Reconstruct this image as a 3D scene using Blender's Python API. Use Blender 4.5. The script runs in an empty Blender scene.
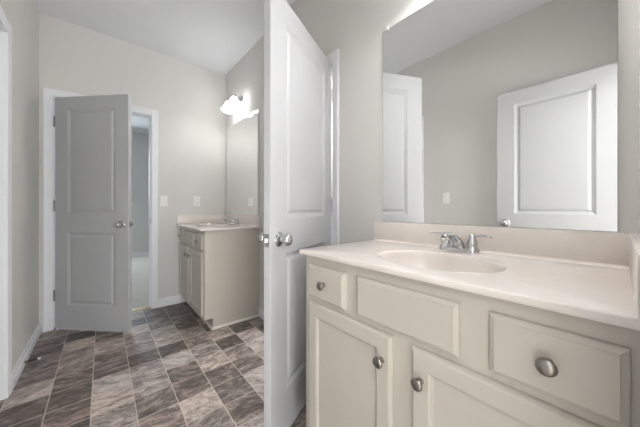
import bpy, bmesh, math, random
from mathutils import Matrix, Vector

PI = math.pi
random.seed(4)
C = bpy.context.scene.collection
S = bpy.context.scene

# ------------------------------------------------------------------ camera
FPX, TH, EYE = 255.28, 0.7057, 1.0676
cam_data = bpy.data.cameras.new('camera')
cam_data.sensor_width = 36.0
cam_data.lens = 36.0 * FPX / 640.0
cam_data.shift_y = -(213.5 - 208.37) / 640.0
cam_data.clip_start = 0.02
cam = bpy.data.objects.new('camera', cam_data)
cam.location = (0, 0, EYE)
cam.rotation_euler = (PI / 2, 0, -TH)
C.objects.link(cam)
S.camera = cam

# ------------------------------------------------------------------ world, lights, exposure
S.view_settings.view_transform = 'Standard'
S.view_settings.look = 'None'
S.view_settings.gamma = 1.0
S.view_settings.use_curve_mapping = False
S.view_settings.exposure = 0.94

world = bpy.data.worlds.new('world')
S.world = world
world.use_nodes = True
world.node_tree.nodes['Background'].inputs[0].default_value = (0.75, 0.85, 1.0, 1)
world.node_tree.nodes['Background'].inputs[1].default_value = 0.3


def area(name, loc, rot, sx, sy, power, col=(1, 1, 1)):
    l = bpy.data.lights.new(name, 'AREA')
    l.shape = 'RECTANGLE'
    l.size, l.size_y, l.energy, l.color = sx, sy, power, col
    o = bpy.data.objects.new(name, l)
    o.location, o.rotation_euler = loc, rot
    C.objects.link(o)
    return o


# daylight past the far door; bedroom, side room and closet fills are added
area('bedroom_fill', (0.2, -1.7, 2.70), (0, 0, 0), 3.6, 2.4, 62, (0.98, 0.985, 1.0))  # added overhead fill through the entrance, no fixture modelled
area('bedroom_upward_fill', (0.2, -3.1, 0.95), (PI / 2 + 0.5, 0, 0), 2.6, 1.5, 110, (0.965, 0.985, 1.0))  # added fill tilted up towards the bathroom ceiling, no window here
area('far_room_window_light', (-0.25, 6.88, 1.5), (-PI / 2 + 0.25, 0, 0), 1.2, 1.6, 27, (0.78, 0.89, 1.0))
area('side_room_fill', (-1.1, 1.9, 2.70), (0, 0, 0), 0.9, 1.6, 4, (0.98, 0.99, 1.0))  # added soft fill through the left wall opening
area('closet_fill', (1.75, 1.65, 2.70), (0, 0, 0), 0.5, 0.8, 17, (0.97, 0.985, 1.0))  # added fill to lift the far vanity side, floor and left wall
SCONCE_W = {'near': 3.2, 'far': 0.4}
SHADE_EMIT = 6.0

# ------------------------------------------------------------------ room dimensions
XL, XM, YN, YB, HC, WT = -0.4157, 1.188, -0.037, 3.2335, 2.7524, 0.115
DOOR_H, DOOR_GAP, DOOR_T = 2.032, 0.012, 0.035
OPEN_H = 2.052


# ------------------------------------------------------------------ materials
def new_mat(name):
    m = bpy.data.materials.new(name)
    m.use_nodes = True
    return m, m.node_tree, m.node_tree.nodes['Principled BSDF']


def lin(r, g, b):
    f = lambda c: (c / 255 / 12.92) if c / 255 <= 0.04045 else ((c / 255 + 0.055) / 1.055) ** 2.4
    return (f(r), f(g), f(b), 1)


def paint(name, rgb, rough=0.5, var=0.02, scale=9.0, bump=0.0, bscale=220.0, spec=0.4, coat=0.0):
    m, t, b = new_mat(name)
    n = t.nodes
    tc = n.new('ShaderNodeTexCoord')
    nz = n.new('ShaderNodeTexNoise')
    nz.inputs['Scale'].default_value = scale
    nz.inputs['Detail'].default_value = 4
    t.links.new(tc.outputs['Object'], nz.inputs['Vector'])
    cr = n.new('ShaderNodeValToRGB')
    c = lin(*rgb)
    cr.color_ramp.elements[0].position, cr.color_ramp.elements[1].position = 0.3, 0.7
    cr.color_ramp.elements[0].color = tuple(x * (1 - var) for x in c[:3]) + (1,)
    cr.color_ramp.elements[1].color = tuple(min(1, x * (1 + var)) for x in c[:3]) + (1,)
    t.links.new(nz.outputs['Fac'], cr.inputs['Fac'])
    t.links.new(cr.outputs['Color'], b.inputs['Base Color'])
    b.inputs['Roughness'].default_value = rough
    b.inputs['Specular IOR Level'].default_value = spec
    b.inputs['Coat Weight'].default_value = coat
    b.inputs['Coat Roughness'].default_value = 0.08
    if bump:
        nb = n.new('ShaderNodeTexNoise')
        nb.inputs['Scale'].default_value = bscale
        t.links.new(tc.outputs['Object'], nb.inputs['Vector'])
        bp = n.new('ShaderNodeBump')
        bp.inputs['Strength'].default_value = bump
        bp.inputs['Distance'].default_value = 0.002
        t.links.new(nb.outputs['Fac'], bp.inputs['Height'])
        t.links.new(bp.outputs['Normal'], b.inputs['Normal'])
    return m


def metal(name, rgb, rough, var=0.06):
    m = paint(name, rgb, rough, var, 60)
    m.node_tree.nodes['Principled BSDF'].inputs['Metallic'].default_value = 1.0
    return m


M = {}
M['wall'] = paint('wall_paint', (228, 226, 222), 0.85, 0.012, 3, 0.12, 260)
M['ceiling'] = paint('ceiling_paint', (240, 242, 245), 0.95, 0.012, 4, 0.25, 180)
M['trim'] = paint('trim_paint', (246, 247, 250), 0.38, 0.01)
M['door'] = paint('door_paint', (196, 197, 199), 0.42, 0.01, 6, 0.05, 300)
M['cabinet'] = paint('cabinet_paint', (204, 198, 187), 0.42, 0.015, 5)
M['cab_dark'] = paint('cabinet_interior', (120, 112, 102), 0.7)
M['shoe'] = paint('shoe_molding_paint', (232, 228, 218), 0.45)
M['chrome'] = metal('chrome', (210, 210, 211), 0.06)
M['nickel'] = metal('satin_nickel', (156, 152, 146), 0.3)
M['hinge'] = metal('hinge_steel', (170, 170, 170), 0.35)
M['plastic'] = paint('switch_plastic', (252, 252, 250), 0.35, 0.005)
M['slot'] = paint('outlet_slot', (70, 68, 64), 0.6)
M['clip'] = paint('mirror_clip_plastic', (235, 235, 235), 0.25)
M['rubber'] = paint('white_rubber', (225, 222, 215), 0.6)
M['carpet'] = paint('carpet', (226, 220, 210), 0.95, 0.10, 60, 0.8, 400, 0.1)
M['edge'] = paint('mirror_edge', (150, 158, 154), 0.3)
M['spring'] = metal('dark_spring_steel', (70, 67, 63), 0.4)
M['drain'] = metal('drain_metal', (190, 190, 190), 0.2)
M['vinylstrip'] = metal('threshold_metal', (196, 180, 150), 0.4)


def mirror_mat():
    m, t, b = new_mat('mirror_silver')
    n = t.nodes
    nz = n.new('ShaderNodeTexNoise')
    nz.inputs['Scale'].default_value = 2
    cr = n.new('ShaderNodeValToRGB')
    cr.color_ramp.elements[0].color = (0.86, 0.865, 0.86, 1)
    cr.color_ramp.elements[1].color = (0.88, 0.885, 0.88, 1)
    t.links.new(nz.outputs['Fac'], cr.inputs['Fac'])
    t.links.new(cr.outputs['Color'], b.inputs['Base Color'])
    b.inputs['Metallic'].default_value = 1
    b.inputs['Roughness'].default_value = 0.0
    return m


M['mirror'] = mirror_mat()


def marble_mat():
    m, t, b = new_mat('cultured_marble')
    n = t.nodes
    tc = n.new('ShaderNodeTexCoord')
    nz = n.new('ShaderNodeTexNoise')
    nz.inputs['Scale'].default_value = 5
    nz.inputs['Detail'].default_value = 6
    nz.inputs['Distortion'].default_value = 1.6
    t.links.new(tc.outputs['Object'], nz.inputs['Vector'])
    cr = n.new('ShaderNodeValToRGB')
    e = cr.color_ramp.elements
    e[0].position, e[0].color = 0.3, lin(236, 227, 219)
    e[1].position, e[1].color = 0.7, lin(244, 236, 230)
    t.links.new(nz.outputs['Fac'], cr.inputs['Fac'])
    t.links.new(cr.outputs['Color'], b.inputs['Base Color'])
    b.inputs['Roughness'].default_value = 0.22
    b.inputs['Coat Weight'].default_value = 0.35
    b.inputs['Coat Roughness'].default_value = 0.05
    return m


M['marble'] = marble_mat()


def shade_mat():
    m, t, b = new_mat('frosted_lamp_glass')
    b.inputs['Base Color'].default_value = (0.95, 0.95, 0.95, 1)
    b.inputs['Roughness'].default_value = 0.3
    n = t.nodes
    nz = n.new('ShaderNodeTexNoise')
    nz.inputs['Scale'].default_value = 18
    mr = n.new('ShaderNodeMapRange')
    mr.inputs['To Min'].default_value = SHADE_EMIT * 0.92
    mr.inputs['To Max'].default_value = SHADE_EMIT * 1.08
    t.links.new(nz.outputs['Fac'], mr.inputs['Value'])
    t.links.new(mr.outputs['Result'], b.inputs['Emission Strength'])
    b.inputs['Emission Color'].default_value = (0.99, 0.99, 0.985, 1)
    return m


M['shade'] = shade_mat()


def floor_mat():
    m, t, b = new_mat('slate_tile_vinyl')
    n, L = t.nodes, t.links
    SZ, OX, OY = 0.182, 0.136, 0.116

    def mt(op, a, c=None):
        q = n.new('ShaderNodeMath')
        q.operation = op
        for i, v in enumerate((a, c)):
            if v is None:
                continue
            if isinstance(v, (int, float)):
                q.inputs[i].default_value = v
            else:
                L.new(v, q.inputs[i])
        return q.outputs[0]

    geo = n.new('ShaderNodeNewGeometry')
    sp = n.new('ShaderNodeSeparateXYZ')
    L.new(geo.outputs['Position'], sp.inputs[0])
    # the printed grout wanders a little
    wob = n.new('ShaderNodeTexNoise')
    wob.inputs['Scale'].default_value = 40
    L.new(geo.outputs['Position'], wob.inputs['Vector'])
    wv = mt('MULTIPLY', mt('SUBTRACT', wob.outputs['Fac'], 0.5), 0.02)
    tx = mt('DIVIDE', mt('SUBTRACT', sp.outputs['X'], OX), SZ)
    ty = mt('DIVIDE', mt('SUBTRACT', sp.outputs['Y'], OY), SZ)
    ix, iy = mt('FLOOR', tx), mt('FLOOR', ty)
    fx, fy = mt('FRACT', mt('ADD', tx, wv)), mt('FRACT', mt('ADD', ty, wv))
    cell = n.new('ShaderNodeCombineXYZ')
    L.new(ix, cell.inputs[0])
    L.new(iy, cell.inputs[1])
    wn = n.new('ShaderNodeTexWhiteNoise')
    wn.noise_dimensions = '3D'
    L.new(cell.outputs[0], wn.inputs['Vector'])
    rs = n.new('ShaderNodeSeparateColor')
    L.new(wn.outputs['Color'], rs.inputs[0])
    r1, r2, r3 = rs.outputs[0], rs.outputs[1], rs.outputs[2]
    # rotate the vein direction a little per tile, stretch along x
    ang = mt('MULTIPLY', mt('SUBTRACT', r1, 0.35), 1.0)
    vr = n.new('ShaderNodeVectorRotate')
    vr.rotation_type = 'Z_AXIS'
    L.new(geo.outputs['Position'], vr.inputs['Vector'])
    L.new(ang, vr.inputs['Angle'])
    off = n.new('ShaderNodeVectorMath')
    off.operation = 'SCALE'
    L.new(wn.outputs['Color'], off.inputs[0])
    off.inputs['Scale'].default_value = 37.0
    mp = n.new('ShaderNodeVectorMath')
    mp.operation = 'MULTIPLY'
    L.new(vr.outputs[0], mp.inputs[0])
    mp.inputs[1].default_value = (8.0, 19.0, 1.0)
    ad = n.new('ShaderNodeVectorMath')
    ad.operation = 'ADD'
    L.new(mp.outputs[0], ad.inputs[0])
    L.new(off.outputs[0], ad.inputs[1])
    nz = n.new('ShaderNodeTexNoise')
    nz.inputs['Scale'].default_value = 1.0
    nz.inputs['Detail'].default_value = 8
    nz.inputs['Roughness'].default_value = 0.62
    nz.inputs['Distortion'].default_value = 0.9
    L.new(ad.outputs[0], nz.inputs['Vector'])
    # finer chips on top of the streaks, and a brightness of its own per tile
    n2 = n.new('ShaderNodeTexNoise')
    n2.inputs['Scale'].default_value = 2.2
    n2.inputs['Detail'].default_value = 6
    n2.inputs['Roughness'].default_value = 0.7
    n2.inputs['Distortion'].default_value = 1.8
    L.new(ad.outputs[0], n2.inputs['Vector'])
    v = mt('ADD', mt('MULTIPLY', nz.outputs['Fac'], 0.58), mt('MULTIPLY', n2.outputs['Fac'], 0.42))
    v = mt('ADD', mt('MULTIPLY', mt('SUBTRACT', v, 0.5), 1.45), 0.51)
    v = mt('ADD', v, mt('MULTIPLY', mt('SUBTRACT', r2, 0.5), 0.30))
    cr = n.new('ShaderNodeValToRGB')
    e = cr.color_ramp.elements
    e[0].position, e[0].color = 0.30, lin(76, 69, 65)
    e[1].position, e[1].color = 0.74, lin(206, 195, 188)
    x = e.new(0.43); x.color = lin(110, 100, 95)
    x = e.new(0.52); x.color = lin(134, 122, 116)
    x = e.new(0.60); x.color = lin(164, 152, 145)
    L.new(v, cr.inputs['Fac'])
    # thin pale cracks along the grain
    ridge = mt('ABSOLUTE', mt('SUBTRACT', n2.outputs['Fac'], 0.5))
    vein = n.new('ShaderNodeMapRange')
    vein.inputs['From Min'].default_value = 0.0
    vein.inputs['From Max'].default_value = 0.022
    vein.inputs['To Min'].default_value = 0.55
    vein.inputs['To Max'].default_value = 0.0
    L.new(ridge, vein.inputs['Value'])
    vm = n.new('ShaderNodeMix')
    vm.data_type = 'RGBA'
    L.new(mt('MULTIPLY', vein.outputs['Result'], mt('GREATER_THAN', v, 0.46)), vm.inputs['Factor'])
    L.new(cr.outputs['Color'], vm.inputs['A'])
    vm.inputs['B'].default_value = lin(206, 194, 183)
    # warm / cool tint per tile
    tint = n.new('ShaderNodeMix')
    tint.data_type = 'RGBA'
    tint.blend_type = 'MULTIPLY'
    tint.inputs['Factor'].default_value = 1.0
    tr = n.new('ShaderNodeValToRGB')
    tr.color_ramp.elements[0].color = (1.0, 0.95, 0.91, 1)
    tr.color_ramp.elements[1].color = (0.94, 0.95, 0.98, 1)
    L.new(r3, tr.inputs['Fac'])
    L.new(vm.outputs['Result'], tint.inputs['A'])
    L.new(tr.outputs['Color'], tint.inputs['B'])
    # grout
    ex = mt('MINIMUM', fx, mt('SUBTRACT', 1.0, fx))
    ey = mt('MINIMUM', fy, mt('SUBTRACT', 1.0, fy))
    gx = mt('LESS_THAN', ex, 0.011)
    gy = mt('LESS_THAN', ey, 0.012)
    g = mt('MAXIMUM', gx, mt('MULTIPLY', gy, 0.95))
    gm = n.new('ShaderNodeMix')
    gm.data_type = 'RGBA'
    L.new(mt('MULTIPLY', g, 0.95), gm.inputs['Factor'])
    L.new(tint.outputs['Result'], gm.inputs['A'])
    gm.inputs['B'].default_value = lin(198, 187, 178)
    L.new(gm.outputs['Result'], b.inputs['Base Color'])
    rr = n.new('ShaderNodeMapRange')
    L.new(nz.outputs['Fac'], rr.inputs['Value'])
    rr.inputs['To Min'].default_value = 0.36
    rr.inputs['To Max'].default_value = 0.5
    L.new(rr.outputs['Result'], b.inputs['Roughness'])
    bp = n.new('ShaderNodeBump')
    bp.inputs['Strength'].default_value = 0.12
    bp.inputs['Distance'].default_value = 0.003
    L.new(nz.outputs['Fac'], bp.inputs['Height'])
    L.new(bp.outputs['Normal'], b.inputs['Normal'])
    return m


M['floor'] = floor_mat()


# ------------------------------------------------------------------ mesh helpers
def bm_box(bm, x0, x1, y0, y1, z0, z1, bev=0.0, seg=2):
    x0, x1 = min(x0, x1), max(x0, x1)
    y0, y1 = min(y0, y1), max(y0, y1)
    z0, z1 = min(z0, z1), max(z0, z1)
    t = bmesh.new()
    bmesh.ops.create_cube(t, size=1)
    for v in t.verts:
        v.co = Vector(((x0 + x1) / 2 + v.co.x * (x1 - x0), (y0 + y1) / 2 + v.co.y * (y1 - y0), (z0 + z1) / 2 + v.co.z * (z1 - z0)))
    if bev:
        bmesh.ops.bevel(t, geom=list(t.edges), offset=bev, segments=seg, affect='EDGES', profile=0.5)
    merge(bm, t)


def merge(bm, t, mat=None):
    if mat is not None:
        bmesh.ops.transform(t, matrix=mat, verts=list(t.verts))
    me = bpy.data.meshes.new('tmp')
    t.to_mesh(me)
    t.free()
    bm.from_mesh(me)
    bpy.data.meshes.remove(me)


def axis_matrix(origin, axis):
    z = Vector(axis).normalized()
    q = Vector((0, 0, 1)).rotation_difference(z)
    return Matrix.Translation(origin) @ q.to_matrix().to_4x4()


def bm_lathe(bm, prof, origin=(0, 0, 0), axis=(0, 0, 1), n=28, sx=1.0, sy=1.0):
    """prof: list of (radius, height) along axis"""
    t = bmesh.new()
    rings = []
    for r, h in prof:
        if r < 1e-6:
            rings.append([t.verts.new((0, 0, h))])
        else:
            rings.append([t.verts.new((sx * r * math.cos(2 * PI * i / n), sy * r * math.sin(2 * PI * i / n), h)) for i in range(n)])
    for a, b in zip(rings, rings[1:]):
        for i in range(n):
            j = (i + 1) % n
            if len(a) == 1 and len(b) == 1:
                continue
            if len(a) == 1:
                t.faces.new((a[0], b[i], b[j]))
            elif len(b) == 1:
                t.faces.new((a[i], a[j], b[0]))
            else:
                t.faces.new((a[i], a[j], b[j], b[i]))
    merge(bm, t, axis_matrix(origin, axis))


def bm_tube(bm, pts, radii, n=14, flat=1.0, up=(0, 0, 1), cap=True):
    """sweep of an ellipse (radius r across, r*flat along up) along pts"""
    pts = [Vector(p) for p in pts]
    if isinstance(radii, (int, float)):
        radii = [radii] * len(pts)
    t = bmesh.new()
    rings = []
    upv = Vector(up)
    for i, p in enumerate(pts):
        d = (pts[min(i + 1, len(pts) - 1)] - pts[max(i - 1, 0)]).normalized()
        s = d.cross(upv)
        if s.length < 1e-4:
            s = d.cross(Vector((0, 1, 0)))
            if s.length < 1e-4:
                s = d.cross(Vector((1, 0, 0)))
        s.normalize()
        u = s.cross(d).normalized()
        r = radii[i]
        f = flat[i] if isinstance(flat, (list, tuple)) else flat
        rings.append([t.verts.new(p + s * r * math.cos(2 * PI * k / n) + u * r * f * math.sin(2 * PI * k / n)) for k in range(n)])
    for a, b in zip(rings, rings[1:]):
        for k in range(n):
            t.faces.new((a[k], a[(k + 1) % n], b[(k + 1) % n], b[k]))
    if cap:
        t.faces.new(rings[0][::-1])
        t.faces.new(rings[-1])
    merge(bm, t)


def smooth_path(pts, k=6):
    """Catmull-Rom through pts (any tuple length)"""
    P = [pts[0]] + list(pts) + [pts[-1]]
    out = []
    for i in range(1, len(P) - 2):
        a, b, c, d = P[i - 1], P[i], P[i + 1], P[i + 2]
        for j in range(k):
            t = j / k
            out.append(tuple(0.5 * (2 * q1 + (q2 - q0) * t + (2 * q0 - 5 * q1 + 4 * q2 - q3) * t * t + (3 * q1 - q0 - 3 * q2 + q3) * t ** 3)
                             for q0, q1, q2, q3 in zip(a, b, c, d)))
    out.append(tuple(pts[-1]))
    return out


def bm_prism(bm, poly, h0, h1, plane='xz'):
    """extrude a polygon: plane xz -> along y, xy -> along z, yz -> along x"""
    t = bmesh.new()
    f = {'xz': lambda a, b, h: (a, h, b), 'xy': lambda a, b, h: (a, b, h), 'yz': lambda a, b, h: (h, a, b)}[plane]
    A = [t.verts.new(f(a, b, h0)) for a, b in poly]
    B = [t.verts.new(f(a, b, h1)) for a, b in poly]
    t.faces.new(A)
    t.faces.new(B[::-1])
    for i in range(len(poly)):
        j = (i + 1) % len(poly)
        t.faces.new((A[i], A[j], B[j], B[i]))
    merge(bm, t)


def bm_panel_face(bm, w0, w1, z0, z1, rects, prof, y, sgn, edge=None):
    """face in the x-z plane at depth y, outward normal sgn*y, panels sunk by prof [(inset, depth)...]"""
    def P(x, z, d=0.0):
        return bm.verts.new((x, y - sgn * d, z))
    xs = sorted({w0, w1} | {r[0] for r in rects} | {r[1] for r in rects})
    zs = sorted({z0, z1} | {r[2] for r in rects} | {r[3] for r in rects})
    for a, b in zip(xs, xs[1:]):
        for c, d in zip(zs, zs[1:]):
            if any(r[0] <= a and b <= r[1] and r[2] <= c and d <= r[3] for r in rects):
                continue
            bm.faces.new((P(a, c), P(b, c), P(b, d), P(a, d)))
    for r in rects:
        prev = None
        for ins, dep in prof:
            lp = [P(r[0] + ins, r[2] + ins, dep), P(r[1] - ins, r[2] + ins, dep), P(r[1] - ins, r[3] - ins, dep), P(r[0] + ins, r[3] - ins, dep)]
            if prev:
                for i in range(4):
                    bm.faces.new((prev[i], prev[(i + 1) % 4], lp[(i + 1) % 4], lp[i]))
            prev = lp
        bm.faces.new(prev)


def bm_sides(bm, w0, w1, z0, z1, loops):
    """loops: list of (inset, y) from one face to the other"""
    prev = None
    for ins, y in loops:
        lp = [bm.verts.new(v) for v in ((w0 + ins, y, z0 + ins), (w1 - ins, y, z0 + ins), (w1 - ins, y, z1 - ins), (w0 + ins, y, z1 - ins))]
        if prev:
            for i in range(4):
                bm.faces.new((prev[i], prev[(i + 1) % 4], lp[(i + 1) % 4], lp[i]))
        prev = lp


def obj(name, bm, mat, parent=None, loc=None, ang=35, weld=True, smooth=True, label=None):
    if weld:
        bmesh.ops.remove_doubles(bm, verts=list(bm.verts), dist=1e-5)
    bmesh.ops.recalc_face_normals(bm, faces=list(bm.faces))
    me = bpy.data.meshes.new(name)
    bm.to_mesh(me)
    bm.free()
    me.materials.append(M[mat] if isinstance(mat, str) else mat)
    if smooth:
        me.polygons.foreach_set('use_smooth', [True] * len(me.polygons))
        me.set_sharp_from_angle(angle=math.radians(ang))
    o = bpy.data.objects.new(name, me)
    C.objects.link(o)
    if parent:
        o.parent = parent
    if loc:
        o.location = loc
    if label:
        o['label'] = label
    return o


def empty(name, loc, label=None, cat=None, rz=0, group=None, kind=None):
    o = bpy.data.objects.new(name, None)
    o.empty_display_size = 0.1
    o.location = loc
    o.rotation_euler = (0, 0, rz)
    C.objects.link(o)
    return tag(o, label, cat, group, kind)


def tag(o, label=None, cat=None, group=None, kind=None):
    for k, v in (('label', label), ('category', cat), ('group', group), ('kind', kind)):
        if v:
            o[k] = v
    return o


def struct(name, bm, mat, label, cat, parent=None, **kw):
    o = obj(name, bm, mat, parent, smooth=kw.pop('smooth', False), **kw)
    if not parent:
        tag(o, label, cat, None, 'structure')
    return o


# ------------------------------------------------------------------ room shell
def wall_x(bm, x0, x1, y0, y1, op=None, h=HC):
    """wall thick in x, running along y, op = (ya, yb, height)"""
    if not op:
        bm_box(bm, x0, x1, y0, y1, 0, h)
        return
    bm_box(bm, x0, x1, y0, op[0], 0, h)
    bm_box(bm, x0, x1, op[1], y1, 0, h)
    bm_box(bm, x0, x1, op[0], op[1], op[2], h)


def wall_y(bm, y0, y1, x0, x1, op=None, h=HC):
    if not op:
        bm_box(bm, x0, x1, y0, y1, 0, h)
        return
    bm_box(bm, x0, op[0], y0, y1, 0, h)
    bm_box(bm, op[1], x1, y0, y1, 0, h)
    bm_box(bm, op[0], op[1], y0, y1, op[2], h)


OP_BACK = (-0.327, 0.392)      # x range of the far doorway
OP_CLOSET = (1.262, 1.990)     # y range of the closet doorway in the mirror wall
OP_LEFT = (1.510, 2.228)       # y range of the doorway in the left wall
OP_NEAR = (-0.292, 0.430)      # x range of the doorway the camera stands in
JT = 0.018                     # jamb thickness

b = bmesh.new(); bm_box(b, XL - WT, XM + WT, YN - WT, YB + 0.06, -0.05, 0)
struct('floor', b, 'floor', 'grey brown slate look square tile vinyl floor of the bathroom', 'floor')
b = bmesh.new(); bm_box(b, XL - WT, XM + WT, YN - WT, YB + WT, HC, HC + 0.05)
struct('ceiling', b, 'ceiling', 'flat white ceiling of the bathroom', 'ceiling')
b = bmesh.new(); wall_x(b, XL - WT, XL, YN - WT, YB + WT, (OP_LEFT[0] - JT, OP_LEFT[1] + JT, OPEN_H + JT))
struct('wall_left', b, 'wall', 'greige painted wall opposite the mirrors, with a cased opening', 'wall')
b = bmesh.new(); wall_x(b, XM, XM + WT, YN - WT, YB + WT, (OP_CLOSET[0] - JT, OP_CLOSET[1] + JT, OPEN_H + JT))
struct('wall_right', b, 'wall', 'greige painted wall carrying both mirrors and sconces', 'wall')
b = bmesh.new(); wall_y(b, YB, YB + WT, XL, XM, (OP_BACK[0] - JT, OP_BACK[1] + JT, OPEN_H + JT))
struct('wall_back', b, 'wall', 'greige painted end wall with switch, outlet and doorway', 'wall')
b = bmesh.new(); wall_y(b, YN - WT, YN, XL, XM, (OP_NEAR[0] - JT, OP_NEAR[1] + JT, OPEN_H + JT))
struct('wall_front', b, 'wall', 'greige painted wall at the right end of the near vanity', 'wall')


def neighbour_room(tagname, x0, x1, y0, y1, skip, floor_mat_name):
    """plain room next door: floor, ceiling and the three walls it does not share"""
    T = 0.1
    b = bmesh.new(); bm_box(b, x0 - T, x1 + T, y0, y1, -0.05, 0.004)
    struct('floor_' + tagname, b, floor_mat_name, 'carpet floor of the ' + tagname.replace('_', ' '), 'floor')
    b = bmesh.new(); bm_box(b, x0 - T, x1 + T, y0, y1, HC, HC + 0.05)
    struct('ceiling_' + tagname, b, 'ceiling', 'white ceiling of the ' + tagname.replace('_', ' '), 'ceiling')
    b = bmesh.new()
    if 'w' not in skip: bm_box(b, x0 - T, x0, y0, y1, 0, HC)
    if 'e' not in skip: bm_box(b, x1, x1 + T, y0, y1, 0, HC)
    if 'n' not in skip: bm_box(b, x0 - T, x1 + T, y1, y1 + T, 0, HC)
    if 's' not in skip: bm_box(b, x0 - T, x1 + T, y0 - T, y0, 0, HC)
    struct('wall_' + tagname, b, 'wall', 'greige walls of the ' + tagname.replace('_', ' '), 'wall')


neighbour_room('bedroom_behind', -2.2, 2.6, -3.2, YN - WT, 'n', 'carpet')
b = bmesh.new()
bm_box(b, -2.3, XL - WT, YN - WT, YN, 0, HC); bm_box(b, XM + WT, 2.7, YN - WT, YN, 0, HC)
struct('wall_bedroom_behind_return', b, 'wall', 'greige wall returns beside the bathroom entrance', 'wall')
neighbour_room('bedroom_beyond', -2.0, 2.6, YB + 0.06, 6.95, 's', 'carpet')
b = bmesh.new()
bm_box(b, -2.1, XL - WT, YB, YB + WT, 0, HC); bm_box(b, XM + WT, 2.7, YB, YB + WT, 0, HC)
struct('wall_bedroom_beyond_return', b, 'wall', 'greige wall returns beside the far doorway', 'wall')
neighbour_room('side_room', -1.7, XL - WT, 0.8, 3.0, 'e', 'floor')
neighbour_room('closet', XM + WT, 2.2, 1.0, 2.25, 'w', 'floor')


# baseboards -----------------------------------------------------------------
BB = [(0.0, 0.0), (0.016, 0.0), (0.016, 0.044), (0.014, 0.048), (0.007, 0.050), (0.007, 0.056), (0.011, 0.059), (0.010, 0.072), (0.006, 0.086), (0.0, 0.086)]


def base_x(name, x, sg, y0, y1, label):
    b = bmesh.new()
    bm_prism(b, [(x + sg * d, z) for d, z in BB], y0, y1, 'xz')
    struct(name, b, 'trim', label, 'baseboard')


def base_y(name, y, sg, x0, x1, label):
    b = bmesh.new()
    bm_prism(b, [(y + sg * d, z) for d, z in BB], x0, x1, 'yz')
    struct(name, b, 'trim', label, 'baseboard')


CW = 0.058   # casing width
base_x('baseboard_left', XL, 1, OP_LEFT[1] + CW + 0.004, YB, 'white baseboard between the cased opening and the far corner')
base_x('baseboard_left_front', XL, 1, YN, OP_LEFT[0] - CW - 0.004, 'white baseboard behind the open entry door')
base_y('baseboard_back', YB, -1, OP_BACK[1] + CW + 0.004, 0.675, 'white baseboard between the far door casing and the far vanity')
base_x('baseboard_right', XM, -1, OP_CLOSET[1] + CW + 0.004, 2.322, 'white baseboard between closet casing and far vanity side')
base_x('baseboard_right_front', XM, -1, 0.884, OP_CLOSET[0] - CW - 0.004, 'white baseboard between near vanity and closet casing')
base_y('baseboard_beyond', 6.95, -1, -2.0, 2.6, 'white baseboard in the bedroom beyond the far door')


# door casings ---------------------------------------------------------------
def casing_profile():
    # (distance from opening edge, projection from the wall)
    return [(0, 0), (0, 0.009), (0.006, 0.012), (0.014, 0.011), (0.040, 0.015), (0.050, 0.017), (CW, 0.015), (CW, 0)]


def bm_casing(bm, u0, u1, h, w, sg, horiz):
    """mitred casing around opening u0..u1, height h, on wall plane w, projecting sg; horiz 'x' or 'y' = direction of u"""
    prof = casing_profile()
    t = bmesh.new()
    secs = []
    for k in range(4):
        sec = []
        for d, p in prof:
            q = {0: (u0 - d, 0), 1: (u0 - d, h + d), 2: (u1 + d, h + d), 3: (u1 + d, 0)}[k]
            co = (q[0], w + sg * p, q[1]) if horiz == 'x' else (w + sg * p, q[0], q[1])
            sec.append(t.verts.new(co))
        secs.append(sec)
    n = len(prof)
    for a, c in zip(secs, secs[1:]):
        for i in range(n):
            j = (i + 1) % n
            t.faces.new((a[i], a[j], c[j], c[i]))
    t.faces.new(secs[0]); t.faces.new(secs[-1][::-1])
    merge(bm, t)


def doorway(name, u, horiz, wa, wb, label, stop, strike=None):
    """casing on both wall faces, jamb lining and stop; wa/wb are the two wall planes (wa < wb)"""
    b = bmesh.new()
    bm_casing(b, u[0] - 0.005, u[1] + 0.005, OPEN_H + 0.005, wa, -1, horiz)
    bm_casing(b, u[0] - 0.005, u[1] + 0.005, OPEN_H + 0.005, wb, 1, horiz)
    o = struct(name, b, 'trim', label, 'door casing', smooth=True, ang=25)
    b = bmesh.new()

    def bx(a0, a1, c0, c1, z0, z1):
        if horiz == 'x':
            bm_box(b, a0, a1, c0, c1, z0, z1)
        else:
            bm_box(b, c0, c1, a0, a1, z0, z1)
    e = 0.0
    bx(u[0] - JT, u[0], wa - e, wb + e, 0, OPEN_H + JT)
    bx(u[1], u[1] + JT, wa - e, wb + e, 0, OPEN_H + JT)
    bx(u[0], u[1], wa - e, wb + e, OPEN_H, OPEN_H + JT)
    s0, s1 = stop
    bx(u[0], u[0] + 0.010, s0, s1, 0, OPEN_H)
    bx(u[1] - 0.010, u[1], s0, s1, 0, OPEN_H)
    bx(u[0] + 0.010, u[1] - 0.010, s0, s1, OPEN_H - 0.010, OPEN_H)
    obj('jamb', b, 'trim', o, smooth=False)
    if strike:
        b = bmesh.new()
        bm_box(b, *strike, bev=0.001)
        obj('strike_plate', b, 'hinge', o, label='grey metal strike plate')
    return o


doorway('trim_1', OP_BACK, 'x', YB, YB + WT, 'white casing and jamb around the far doorway', (YB + 0.040, YB + 0.075),
        (OP_BACK[1] - 0.002, OP_BACK[1] + 0.001, YB + 0.004, YB + 0.032, 0.905, 0.965))
doorway('trim_2', OP_CLOSET, 'y', XM, XM + WT, 'white casing and jamb around the closet doorway beside the near mirror', (XM + 0.040, XM + 0.075))
doorway('trim_3', OP_LEFT, 'y', XL - WT, XL, 'white casing around the opening in the left wall', (XL - 0.075, XL - 0.040))
doorway('trim_4', OP_NEAR, 'x', YN - WT, YN, 'white casing and jamb around the entrance where the viewer stands', (YN - 0.075, YN - 0.040))

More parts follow.
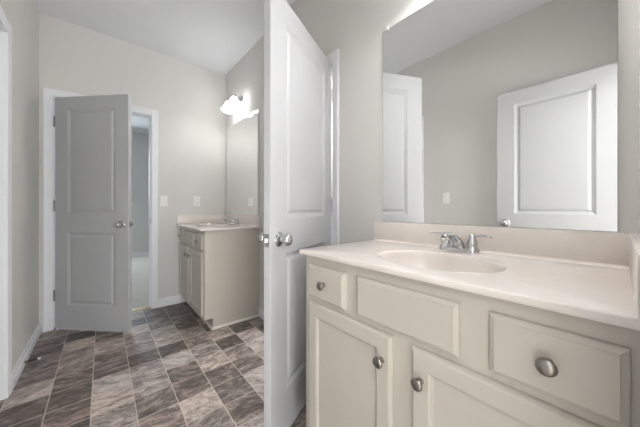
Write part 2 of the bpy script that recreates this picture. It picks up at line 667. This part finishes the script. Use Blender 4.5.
b = bmesh.new()
bm_prism(b, [(YB + 0.030, 0.0), (YB + 0.092, 0.0), (YB + 0.080, 0.010), (YB + 0.042, 0.008)], OP_BACK[0], OP_BACK[1], 'yz')
struct('trim_5', b, 'vinylstrip', 'thin tan threshold strip between vinyl and carpet', 'threshold')


# ------------------------------------------------------------------ doors
def make_door(name, loc, rz, w, label, tsg, knob_z=0.93, stile=0.125, hinge_side=1, hinges=True):
    """tsg = +1: reference face at local y=0 faces -y and the slab lies towards +y; -1 mirrored"""
    root = empty(name, loc, label, 'door', rz, None, 'structure')
    z0, z1 = DOOR_GAP, DOOR_GAP + DOOR_H
    rects = [(stile, w - stile, z0 + 0.206, z0 + 0.845), (stile, w - stile, z0 + 1.010, z1 - 0.108)]
    prof = [(0, 0), (0.003, 0.003), (0.020, 0.0115), (0.025, 0.0115), (0.037, 0.004), (0.044, 0.003)]
    b = bmesh.new()
    ya, yb = 0.0, tsg * DOOR_T
    e = 0.0015
    g = 0.003
    bm_panel_face(b, g + e, w - e, z0 + e, z1 - e, rects, prof, ya, -tsg)
    bm_panel_face(b, g + e, w - e, z0 + e, z1 - e, rects, prof, yb, tsg)
    bm_sides(b, g, w, z0, z1, [(e, ya), (0, ya + tsg * e), (0, yb - tsg * e), (e, yb)])
    slab = obj('slab', b, 'door', root, ang=8)
    # knobs on both faces
    kx = w - 0.062
    for y, s in ((0.0, -tsg), (yb, tsg)):
        b = bmesh.new()
        bm_lathe(b, [(0.0, 0.0), (0.0325, 0.0), (0.0325, 0.004), (0.029, 0.008), (0.020, 0.0105), (0.0125, 0.013)], (kx, y, knob_z), (0, s, 0))
        bm_lathe(b, [(0.0125, 0.011), (0.0115, 0.020), (0.012, 0.027), (0.019, 0.031), (0.0255, 0.038), (0.0275, 0.046), (0.0262, 0.054),
                     (0.021, 0.0605), (0.012, 0.0635), (0.0, 0.0645)], (kx, y, knob_z), (0, s, 0))
        obj('knob', b, 'chrome', root, ang=40)
    b = bmesh.new()
    bm_box(b, w - 0.001, w + 0.0015, yb * 0.5 - 0.0125, yb * 0.5 + 0.0125, knob_z - 0.028, knob_z + 0.028, 0.0006, 1)
    lp = obj('latch_plate', b, 'hinge', root)
    b = bmesh.new()
    bm_prism(b, [(w + 0.001, yb * 0.5 - 0.006), (w + 0.001, yb * 0.5 + 0.006), (w + 0.010, yb * 0.5 + 0.006 * tsg)], knob_z - 0.009, knob_z + 0.009, 'xy')
    obj('latch_bolt', b, 'nickel', lp)
    if hinges:
        for hz in (0.30, 1.09, 1.83):
            b = bmesh.new()
            fy = 0.0 if hinge_side > 0 else yb
            s = -tsg if hinge_side > 0 else tsg
            bm_tube(b, [(-0.001, fy + s * 0.005, hz - 0.046), (-0.001, fy + s * 0.005, hz + 0.046)], 0.0055, 12)
            bm_lathe(b, [(0.0045, 0), (0.0055, 0.003), (0.003, 0.006), (0, 0.007)], (-0.001, fy + s * 0.005, hz + 0.046), n=12)
            bm_box(b, 0.0005, 0.0030, fy - s * 0.001, fy - s * 0.033, hz - 0.0445, hz + 0.0445)
            bm_box(b, -0.0045, 0.001, fy + s * 0.0005, fy + s * 0.003, hz - 0.0445, hz + 0.0445)
            obj('hinge', b, 'hinge', root)
    return root


make_door('door_1', (XM - 0.004, 1.2665, 0), math.atan2(-math.cos(1.1253), -math.sin(1.1253)), 0.711,
          'white two panel closet door standing open beside the near vanity', -1)
make_door('door_2', (-0.3195, YB - 0.010, 0), -0.8033, 0.702,
          'white two panel door at far end standing ajar before bedroom', 1)
make_door('door_3', (-0.253, -0.020, 0), PI / 2, 0.714,
          'white two panel entry door seen in the near mirror, open along the left wall', 1, hinge_side=-1, knob_z=0.945)


# ------------------------------------------------------------------ vanities
CT_Z, CT_T = 0.8907, 0.018
CAB_Z = CT_Z - CT_T
FRONT = -0.517          # face frame front, measured from the mirror wall
DT = 0.018              # door / drawer front thickness


def mir(bm, sg):
    if sg < 0:
        for v in bm.verts:
            v.co.y = -v.co.y
    return bm


def bm_slab_front(bm, u0, u1, z0, z1, style):
    """door or drawer front: built in x-z (x=u) with its face at y=-DT, then turned so the face looks to -x"""
    t = bmesh.new()
    if style == 'door':
        e = 0.010
        fw = 0.050
        bm_panel_face(t, u0 + e, u1 - e, z0 + e, z1 - e, [(u0 + fw, u1 - fw, z0 + fw, z1 - fw)],
                      [(0, 0), (0.003, 0.002), (0.007, 0.0035), (0.009, 0.008), (0.012, 0.009)], -DT, -1)
        bm_sides(t, u0, u1, z0, z1, [(e, -DT), (0.006, -DT + 0.0015), (0.002, -DT + 0.006), (0, -DT + 0.010), (0, 0)])
    else:
        e = 0.0115
        bm_panel_face(t, u0 + e, u1 - e, z0 + e, z1 - e, [], [], -DT, -1)
        bm_sides(t, u0, u1, z0, z1, [(e, -DT), (0.0105, -DT + 0.0022), (0.0015, -DT + 0.0075), (0, -DT + 0.010), (0, 0)])
    t.verts.ensure_lookup_table()
    lp = [t.verts.new(v) for v in ((u0, 0, z0), (u1, 0, z0), (u1, 0, z1), (u0, 0, z1))]
    t.faces.new(lp)
    # x(u) -> y, y(depth) -> x
    for v in t.verts:
        v.co = Vector((FRONT + v.co.y, v.co.x, v.co.z))
    merge(bm, t)


def cab_knob(parent, sg, u, z):
    b = bmesh.new()
    bm_lathe(b, [(0.0085, 0.0), (0.0075, 0.003), (0.0055, 0.008), (0.006, 0.013), (0.0105, 0.0165), (0.0155, 0.0195), (0.0168, 0.0225),
                 (0.0158, 0.0250), (0.0135, 0.0272), (0.0095, 0.0288), (0.005, 0.0296), (0, 0.0298)],
             (FRONT - DT, u, z), (-1, 0, 0), 32)
    return obj('knob', mir(b, sg), 'nickel', parent, ang=50, label='round satin nickel knob')


def make_vanity(y0, sg, W, label):
    """y0 = open end of the counter, u runs from there to the side wall in direction sg"""
    root = empty('vanity_cabinet', (XM, y0, 0), label, 'cabinet', group='bathroom vanity cabinets')
    c0, c1 = 0.020, W
    tk_h, tk_d, fr = 0.100, 0.070, 0.019
    # carcass: two side panels with toe notch, back, bottom
    b = bmesh.new()
    side = [(0, 0.0), (FRONT + tk_d, 0.0), (FRONT + tk_d, tk_h), (FRONT + fr, tk_h), (FRONT + fr, CAB_Z), (0, CAB_Z)]
    bm_prism(b, side, c0, c0 + 0.014, 'xz')
    bm_prism(b, side, c1 - 0.014, c1 - 0.001, 'xz')
    bm_box(b, FRONT + fr, 0, c0 + 0.014, c1 - 0.014, tk_h, tk_h + 0.014)
    bm_box(b, -0.010, 0, c0 + 0.014, c1 - 0.014, tk_h + 0.014, CAB_Z)
    obj('carcass', mir(b, sg), 'cabinet', root, smooth=False, weld=False)
    # face frame: stiles, rails, centre stile
    b = bmesh.new()
    x0, x1 = FRONT, FRONT + fr
    for a, c, z0, z1 in ((c0, c0 + 0.045, tk_h, CAB_Z), (c1 - 0.045, c1 - 0.001, tk_h, CAB_Z), (c0 + 0.045, c1 - 0.045, CAB_Z - 0.050, CAB_Z),
                         (c0 + 0.045, c1 - 0.045, 0.672, 0.712), (c0 + 0.045, c1 - 0.045, tk_h, tk_h + 0.040),
                         (0.450, 0.528, tk_h + 0.040, 0.672), (0.258, 0.326, 0.712, CAB_Z - 0.050), (0.636, 0.716, 0.712, CAB_Z - 0.050)):
        bm_box(b, x0, x1, a, c, z0, z1)
    obj('face_frame', mir(b, sg), 'cabinet', root, smooth=False, weld=False)
    b = bmesh.new()
    bm_box(b, FRONT + tk_d, FRONT + tk_d + 0.012, c0 + 0.0145, c1 - 0.0145, 0.0, tk_h)
    obj('toe_kick', mir(b, sg), 'cabinet', root, smooth=False)
    b = bmesh.new()
    sh = [(0, 0), (0.012, 0), (0.011, 0.009), (0.006, 0.017), (0, 0.020)]
    bm_prism(b, [(FRONT + tk_d - d, z) for d, z in sh], c0 - 0.011, c1 - 0.001, 'xz')
    bm_prism(b, [(c0 - d, z) for d, z in sh], FRONT + tk_d - 0.011, -0.016, 'yz')
    obj('shoe_molding', mir(b, sg), 'shoe', root, ang=30, weld=False, label='cream white shoe molding along the base')
    zt, zb = 0.835, 0.702
    for u0, u1, nm in ((0.052, 0.262, 'drawer'), (0.316, 0.645, 'false_drawer_front'), (0.709, 0.911, 'drawer')):
        b = bmesh.new()
        bm_slab_front(b, u0, u1, zb, zt, 'slab')
        d = obj(nm, mir(b, sg), 'cabinet', root, ang=12)
        if nm == 'drawer':
            cab_knob(d, sg, (u0 + u1) / 2, (zb + zt) / 2 + 0.002)
    for u0, u1, ku in ((0.055, 0.457, 0.457 - 0.032), (0.521, 0.911, 0.521 + 0.030)):
        b = bmesh.new()
        bm_slab_front(b, u0, u1, 0.122, 0.683, 'door')
        d = obj('door', mir(b, sg), 'cabinet', root, ang=12)
        cab_knob(d, sg, ku, 0.602)
    return root


def make_countertop(y0, sg, W, label, depth=0.540):
    root = empty('vanity_countertop', (XM, y0, CAB_Z), label, 'countertop', group='cultured marble vanity tops')
    cu, cx = W / 2 + 0.010, -0.307
    rx, ru = 0.158, 0.199
    x0, x1, u0, u1 = -depth, -0.0005, 0.0, W - 0.001
    N = 96
    angs = [2 * PI * i / N for i in range(N)]
    for X, U in ((x0, u0), (x1, u0), (x1, u1), (x0, u1)):
        a = math.atan2(U - cu, X - cx) % (2 * PI)
        k = min(range(N), key=lambda i: abs(angs[i] - a))
        angs[k] = a
    def rect(a, ins):
        dx, du = math.cos(a), math.sin(a)
        t = 1e9
        for d, lo, hi, c in ((dx, x0 + ins, x1 - ins, cx), (du, u0 + ins, u1 - ins, cu)):
            if d > 1e-9: t = min(t, (hi - c) / d)
            if d < -1e-9: t = min(t, (lo - c) / d)
        return cx + dx * t, cu + du * t
    def ell(a, s, dz):
        dx, du = math.cos(a), math.sin(a)
        r = 1 / math.sqrt((dx / rx) ** 2 + (du / ru) ** 2)
        return cx + dx * r * s, cu + du * r * s
    b = bmesh.new()
    T = CT_T
    loops = []
    loops.append([b.verts.new((*ell(a, 1.055, 0), T)) for a in angs])
    for ins, z in ((0.0035, T), (0.0018, T - 0.0004), (0.0005, T - 0.0016), (0.0, T - 0.0035), (0.0, 0.002), (0.0015, 0.0)):
        loops.append([b.verts.new((*rect(a, ins), z)) for a in angs])
    loops.append([b.verts.new((*ell(a, 1.12, 0), 0.0)) for a in angs])
    for p, q in zip(loops, loops[1:]):
        for i in range(N):
            j = (i + 1) % N
            b.faces.new((p[i], p[j], q[j], q[i]))
    obj('slab', mir(b, sg), 'marble', root, ang=50)
    # integral bowl: soft rolled rim then an oval hollow
    b = bmesh.new()
    prof = [(1.055, 0.0), (1.045, -0.0004), (1.03, -0.0020), (1.01, -0.006), (0.99, -0.014), (0.965, -0.030), (0.90, -0.062), (0.80, -0.092), (0.65, -0.115), (0.45, -0.129),
            (0.25, -0.135), (0.10, -0.137)]
    prof = smooth_path(prof, 3)
    loops = [[b.verts.new((*ell(a, s, 0), T + z)) for a in angs] for s, z in prof]
    for p, q in zip(loops, loops[1:]):
        for i in range(N):
            j = (i + 1) % N
            b.faces.new((p[i], p[j], q[j], q[i]))
    bowl = obj('basin', mir(b, sg), 'marble', root, ang=60)
    b = bmesh.new()
    bm_lathe(b, [(0.024, 0.0), (0.023, 0.004), (0.018, 0.0045), (0.016, 0.002), (0.014, 0.006), (0.006, 0.008), (0, 0.008)], (cx, cu, T - 0.1365))
    obj('drain', mir(b, sg), 'drain', root, label='chrome pop up drain')
    b = bmesh.new()
    bm_box(b, -0.020, -0.0005, 0.0, W - 0.001, T - 0.0005, T + 0.104, 0.003, 3)
    # little cove where splash meets top
    cove = [(-0.020, T + 0.008), (-0.020, T), (-0.030, T), (-0.026, T + 0.0015), (-0.0225, T + 0.004)]
    bm_prism(b, cove, 0.001, W - 0.001, 'xz')
    obj('backsplash', mir(b, sg), 'marble', root, ang=50, weld=False)
    b = bmesh.new()
    bm_box(b, -depth + 0.004, -0.0205, W - 0.019, W - 0.001, T - 0.0005, T + 0.104, 0.003, 3)
    obj('side_splash', mir(b, sg), 'marble', root, ang=50)
    return root


def make_faucet(y0, sg, W, label):
    """centreset two lever faucet, spout towards the bowl (-x)"""
    root = empty('faucet', (XM - 0.068, y0 + sg * (W / 2 + 0.0), CT_Z), label, 'faucet', group='chrome two lever faucets')
    # base plate: stadium, rounded top
    b = bmesh.new()
    loops = []
    n = 20
    for ins, z in ((0.0, 0.0), (0.0, 0.010), (0.002, 0.014), (0.006, 0.0165), (0.014, 0.0175)):
        r = 0.027 - ins
        lp = []
        for k in range(n + 1):
            a = -PI + PI * k / n
            lp.append(b.verts.new((r * math.cos(a), -0.051 + r * math.sin(a), z)))
        for k in range(n + 1):
            a = PI * k / n
            lp.append(b.verts.new((r * math.cos(a), 0.051 + r * math.sin(a), z)))
        loops.append(lp)
    for p, q in zip(loops, loops[1:]):
        for i in range(len(p)):
            j = (i + 1) % len(p)
            b.faces.new((p[i], p[j], q[j], q[i]))
    b.faces.new(loops[0][::-1]); b.faces.new(loops[-1])
    obj('base_plate', b, 'chrome', root, ang=40)
    # spout: wide cast arch
    path = [(0.006, 0, 0.010, 0.024, 0.9), (-0.004, 0, 0.030, 0.022, 0.8), (-0.026, 0, 0.051, 0.019, 0.62), (-0.060, 0, 0.068, 0.016, 0.55),
            (-0.095, 0, 0.076, 0.0145, 0.55), (-0.124, 0, 0.074, 0.0135, 0.6), (-0.140, 0, 0.065, 0.0120, 0.7)]
    sp = smooth_path(path, 5)
    b = bmesh.new()
    bm_tube(b, [p[:3] for p in sp], [p[3] for p in sp], 20, [p[4] for p in sp], up=(0, 0, 1))
    s = obj('spout', b, 'chrome', root, ang=50)
    b = bmesh.new()
    bm_lathe(b, [(0.0, 0.0), (0.009, 0.0), (0.0095, 0.008), (0.0085, 0.012)], (-0.141, 0, 0.054), (0.2, 0, 1), 18)
    obj('aerator', b, 'chrome', s)
    b = bmesh.new()
    bm_tube(b, [(0.020, 0, 0.014), (0.020, 0, 0.044)], 0.0025, 10)
    bm_lathe(b, [(0, 0), (0.004, 0.001), (0.0055, 0.006), (0.004, 0.011), (0, 0.012)], (0.020, 0, 0.043), n=14)
    obj('pop_up_rod', b, 'chrome', root)
    for k in (-1, 1):
        b = bmesh.new()
        bm_lathe(b, [(0.0235, 0.014), (0.0225, 0.019), (0.018, 0.024), (0.0175, 0.028), (0.0195, 0.031), (0.0185, 0.040), (0.0150, 0.052), (0.0125, 0.061), (0.0125, 0.066),
                     (0.0105, 0.0715), (0.006, 0.0745), (0, 0.0755)], (0, k * 0.051, 0), n=26)
        h = obj('handle', b, 'chrome', root, ang=40)
        b = bmesh.new()
        lv = smooth_path([(0.002, k * 0.053, 0.064, 0.0065, 0.8), (0.001, k * 0.070, 0.0685, 0.0058, 0.7), (-0.002, k * 0.090, 0.0705, 0.0068, 0.55),
                          (-0.005, k * 0.108, 0.0690, 0.0088, 0.42), (-0.007, k * 0.119, 0.0665, 0.0060, 0.45)], 5)
        bm_tube(b, [p[:3] for p in lv], [p[3] for p in lv], 14, [p[4] for p in lv])
        obj('lever', b, 'chrome', h, ang=50)
    return root


def make_mirror(ya, yb, z0, z1, label, clip_y):
    root = empty('wall_mirror', (XM, (ya + yb) / 2, z0), label, 'mirror', group='frameless vanity mirrors')
    cy = (ya + yb) / 2
    b = bmesh.new()
    bm_box(b, -0.006, -0.0005, ya - cy, yb - cy, 0.0005, z1 - z0, 0.0012, 1)
    g = obj('glass', b, 'edge', root, smooth=False)
    g.data.materials.append(M['mirror'])
    for p in g.data.polygons:
        if p.normal.x < -0.95 and p.area > 0.1:
            p.material_index = 1
    for y in clip_y:
        b = bmesh.new()
        bm_box(b, -0.0125, 0.0, y - cy - 0.010, y - cy + 0.010, z1 - z0 - 0.011, z1 - z0 + 0.013, 0.002, 2)
        bm_lathe(b, [(0.005, 0.0), (0.0045, 0.002), (0, 0.003)], (-0.0125, y - cy, z1 - z0 + 0.005), (-1, 0, 0), 14)
        obj('clip', b, 'clip', root, label='clear plastic mirror clip')
    return root


def make_sconce(yc, label, watts, zc=2.275):
    root = empty('wall_sconce', (XM, yc, zc), label, 'wall lamp', group='two light vanity sconces')
    b = bmesh.new()
    bm_lathe(b, [(0.0, 0.0), (0.062, 0.0), (0.062, 0.006), (0.056, 0.014), (0.035, 0.022), (0.018, 0.026), (0.0, 0.027)], (0, 0, 0), (-1, 0, 0), 36)
    obj('canopy', b, 'chrome', root, ang=40)
    b = bmesh.new()
    bm_tube(b, [(-0.02, 0, 0.0), (-0.062, 0, 0.0)], 0.008, 12)
    for k in (-1, 1):
        a = smooth_path([(-0.060, 0, 0.0), (-0.064, k * 0.03, 0.010), (-0.072, k * 0.058, 0.022), (-0.085, k * 0.074, 0.022), (-0.096, k * 0.077, 0.010)], 6)
        bm_tube(b, a, 0.0055, 12)
    obj('arm', b, 'chrome', root, ang=50, weld=False)
    ax = Vector((-0.27, 0, -1)).normalized()
    for k in (-1, 1):
        o = Vector((-0.093, k * 0.077, 0.020))
        b = bmesh.new()
        bm_lathe(b, [(0.0, -0.022), (0.004, -0.020), (0.003, -0.013), (0.006, -0.010), (0.014, -0.004), (0.024, 0.004), (0.0275, 0.012), (0.0275, 0.034), (0.024, 0.036), (0.0, 0.036)],
                 o, ax, 24)
        h = obj('socket', b, 'chrome', root, ang=40)
        b = bmesh.new()
        pr = [(0.0255, 0.030), (0.030, 0.040), (0.037, 0.058), (0.043, 0.082), (0.048, 0.108), (0.055, 0.130), (0.062, 0.142), (0.0595, 0.142),
              (0.0525, 0.129), (0.0455, 0.108), (0.0405, 0.082), (0.0345, 0.058), (0.0275, 0.040), (0.023, 0.032)]
        bm_lathe(b, pr, o, ax, 32)
        sh = obj('glass_shade', b, 'shade', root, ang=60)
        b = bmesh.new()
        bm_lathe(b, [(0.0, 0.030), (0.012, 0.034), (0.013, 0.052), (0.018, 0.058), (0.0235, 0.068), (0.022, 0.078), (0.014, 0.083), (0, 0.085)], o, ax, 24)
        obj('bulb', b, 'shade', h, ang=60)
        l = bpy.data.lights.new('bulb_light', 'POINT')
        l.energy = watts
        l.shadow_soft_size = 0.028
        l.color = (0.99, 0.99, 0.985)
        lo = bpy.data.objects.new('bulb_light', l)
        lo.location = o + ax * 0.116
        C.objects.link(lo)
        lo.parent = root
    return root


NEAR_Y, NEAR_W = 0.899, 0.899 - YN
FAR_Y, FAR_W = 2.3045, YB - 2.3045
make_vanity(NEAR_Y, -1, NEAR_W, 'large greige vanity cabinet in the foreground with two drawers and two doors')
make_vanity(FAR_Y, 1, FAR_W, 'greige vanity cabinet at the far end, beside the far doorway')
make_countertop(NEAR_Y, -1, NEAR_W, 'cream cultured marble top with oval sink on the foreground vanity')
make_countertop(FAR_Y, 1, FAR_W, 'cream cultured marble top with sink on the far vanity', 0.558)
make_faucet(NEAR_Y, -1, NEAR_W, 'chrome two lever faucet on the foreground marble top')
make_faucet(FAR_Y, 1, FAR_W, 'chrome two lever faucet on the far vanity top')
make_mirror(0.003, 0.853, 0.9955, 2.0455, 'large frameless mirror above the foreground vanity, reflecting two white doors', (0.821,))
make_mirror(2.343, 3.195, 0.9955, 2.060, 'frameless mirror above the far vanity, under the lit sconce', (2.375,))
make_sconce(FAR_Y + FAR_W / 2, 'lit chrome two shade sconce above the far mirror', SCONCE_W['far'])
make_sconce(NEAR_Y - NEAR_W / 2, 'lit chrome two shade sconce above the foreground mirror', SCONCE_W['near'])


# ------------------------------------------------------------------ switches, outlet, door stop
def plate(root, nrm):
    b = bmesh.new()
    bm_box(b, -0.035, 0.035, -0.006, -0.0003, -0.0575, 0.0575, 0.0022, 2)
    return obj('plate', b, 'plastic', root)


def screws(root, zs):
    for z in zs:
        b = bmesh.new()
        bm_lathe(b, [(0.0035, 0.0), (0.003, 0.0012), (0, 0.0016)], (0, -0.0058, z), (0, -1, 0), 12)
        obj('screw', b, 'plastic', root)


def make_switch(loc, rz, label):
    root = empty('light_switch', loc, label, 'light switch', rz, 'single toggle light switches')
    plate(root, None)
    b = bmesh.new()
    bm_box(b, -0.0055, 0.0055, -0.0068, -0.005, -0.0125, 0.0125)
    bm_prism(b, [(-0.006, -0.004), (-0.018, 0.004), (-0.017, 0.009), (-0.006, 0.008)], -0.0042, 0.0042, 'yz')
    obj('toggle', b, 'plastic', root, smooth=False, weld=False)
    screws(root, (-0.030, 0.030))
    return root


make_switch((0.512, YB, 1.147), 0, 'white toggle light switch beside the far door casing')
make_switch((XL, 1.192, 1.176), PI / 2, 'white toggle light switch reflected between the two doors in the near mirror')

root = empty('outlet', (0.845, YB, 1.153), 'white duplex outlet on the end wall above the far side splash', 'outlet', 0)
plate(root, None)
for z in (-0.0195, 0.0195):
    b = bmesh.new()
    bm_lathe(b, [(0.0168, 0.0), (0.0165, 0.0016), (0.0, 0.0018)], (0, -0.0058, z), (0, -1, 0), 24, 1.0, 0.85)
    r = obj('receptacle', b, 'plastic', root)
    b = bmesh.new()
    bm_box(b, -0.0072, -0.0050, -0.0082, -0.0074, z - 0.001, z + 0.008)
    bm_box(b, 0.0050, 0.0072, -0.0082, -0.0074, z - 0.001, z + 0.007)
    bm_lathe(b, [(0.0028, 0.0), (0.0028, 0.0007), (0, 0.0008)], (0, -0.0075, z - 0.0075), (0, -1, 0), 12)
    obj('slots', b, 'slot', r, smooth=False, weld=False, label='dark outlet slots')
screws(root, (0.0,))

root = empty('door_stop', (XL + 0.016, 2.600, 0.032), 'spring door stop with white tip on the left baseboard', 'door stop')
b = bmesh.new()
bm_lathe(b, [(0.0, 0), (0.010, 0.0), (0.010, 0.003), (0.006, 0.006), (0, 0.006)], (0, 0, 0), (1, 0, 0), 18)
obj('mount', b, 'hinge', root)
b = bmesh.new()
pts = [(0.005 + 0.058 * i / 260, 0.0055 * math.cos(i * 2 * PI / 13), 0.0055 * math.sin(i * 2 * PI / 13)) for i in range(261)]
bm_tube(b, pts, 0.0011, 6, up=(1, 0, 0))
obj('spring', b, 'spring', root)
b = bmesh.new()
bm_lathe(b, [(0.0, 0.060), (0.0075, 0.060), (0.008, 0.064), (0.008, 0.071), (0.006, 0.075), (0, 0.076)], (0, 0, 0), (1, 0, 0), 18)
obj('rubber_tip', b, 'rubber', root, label='white rubber tip')
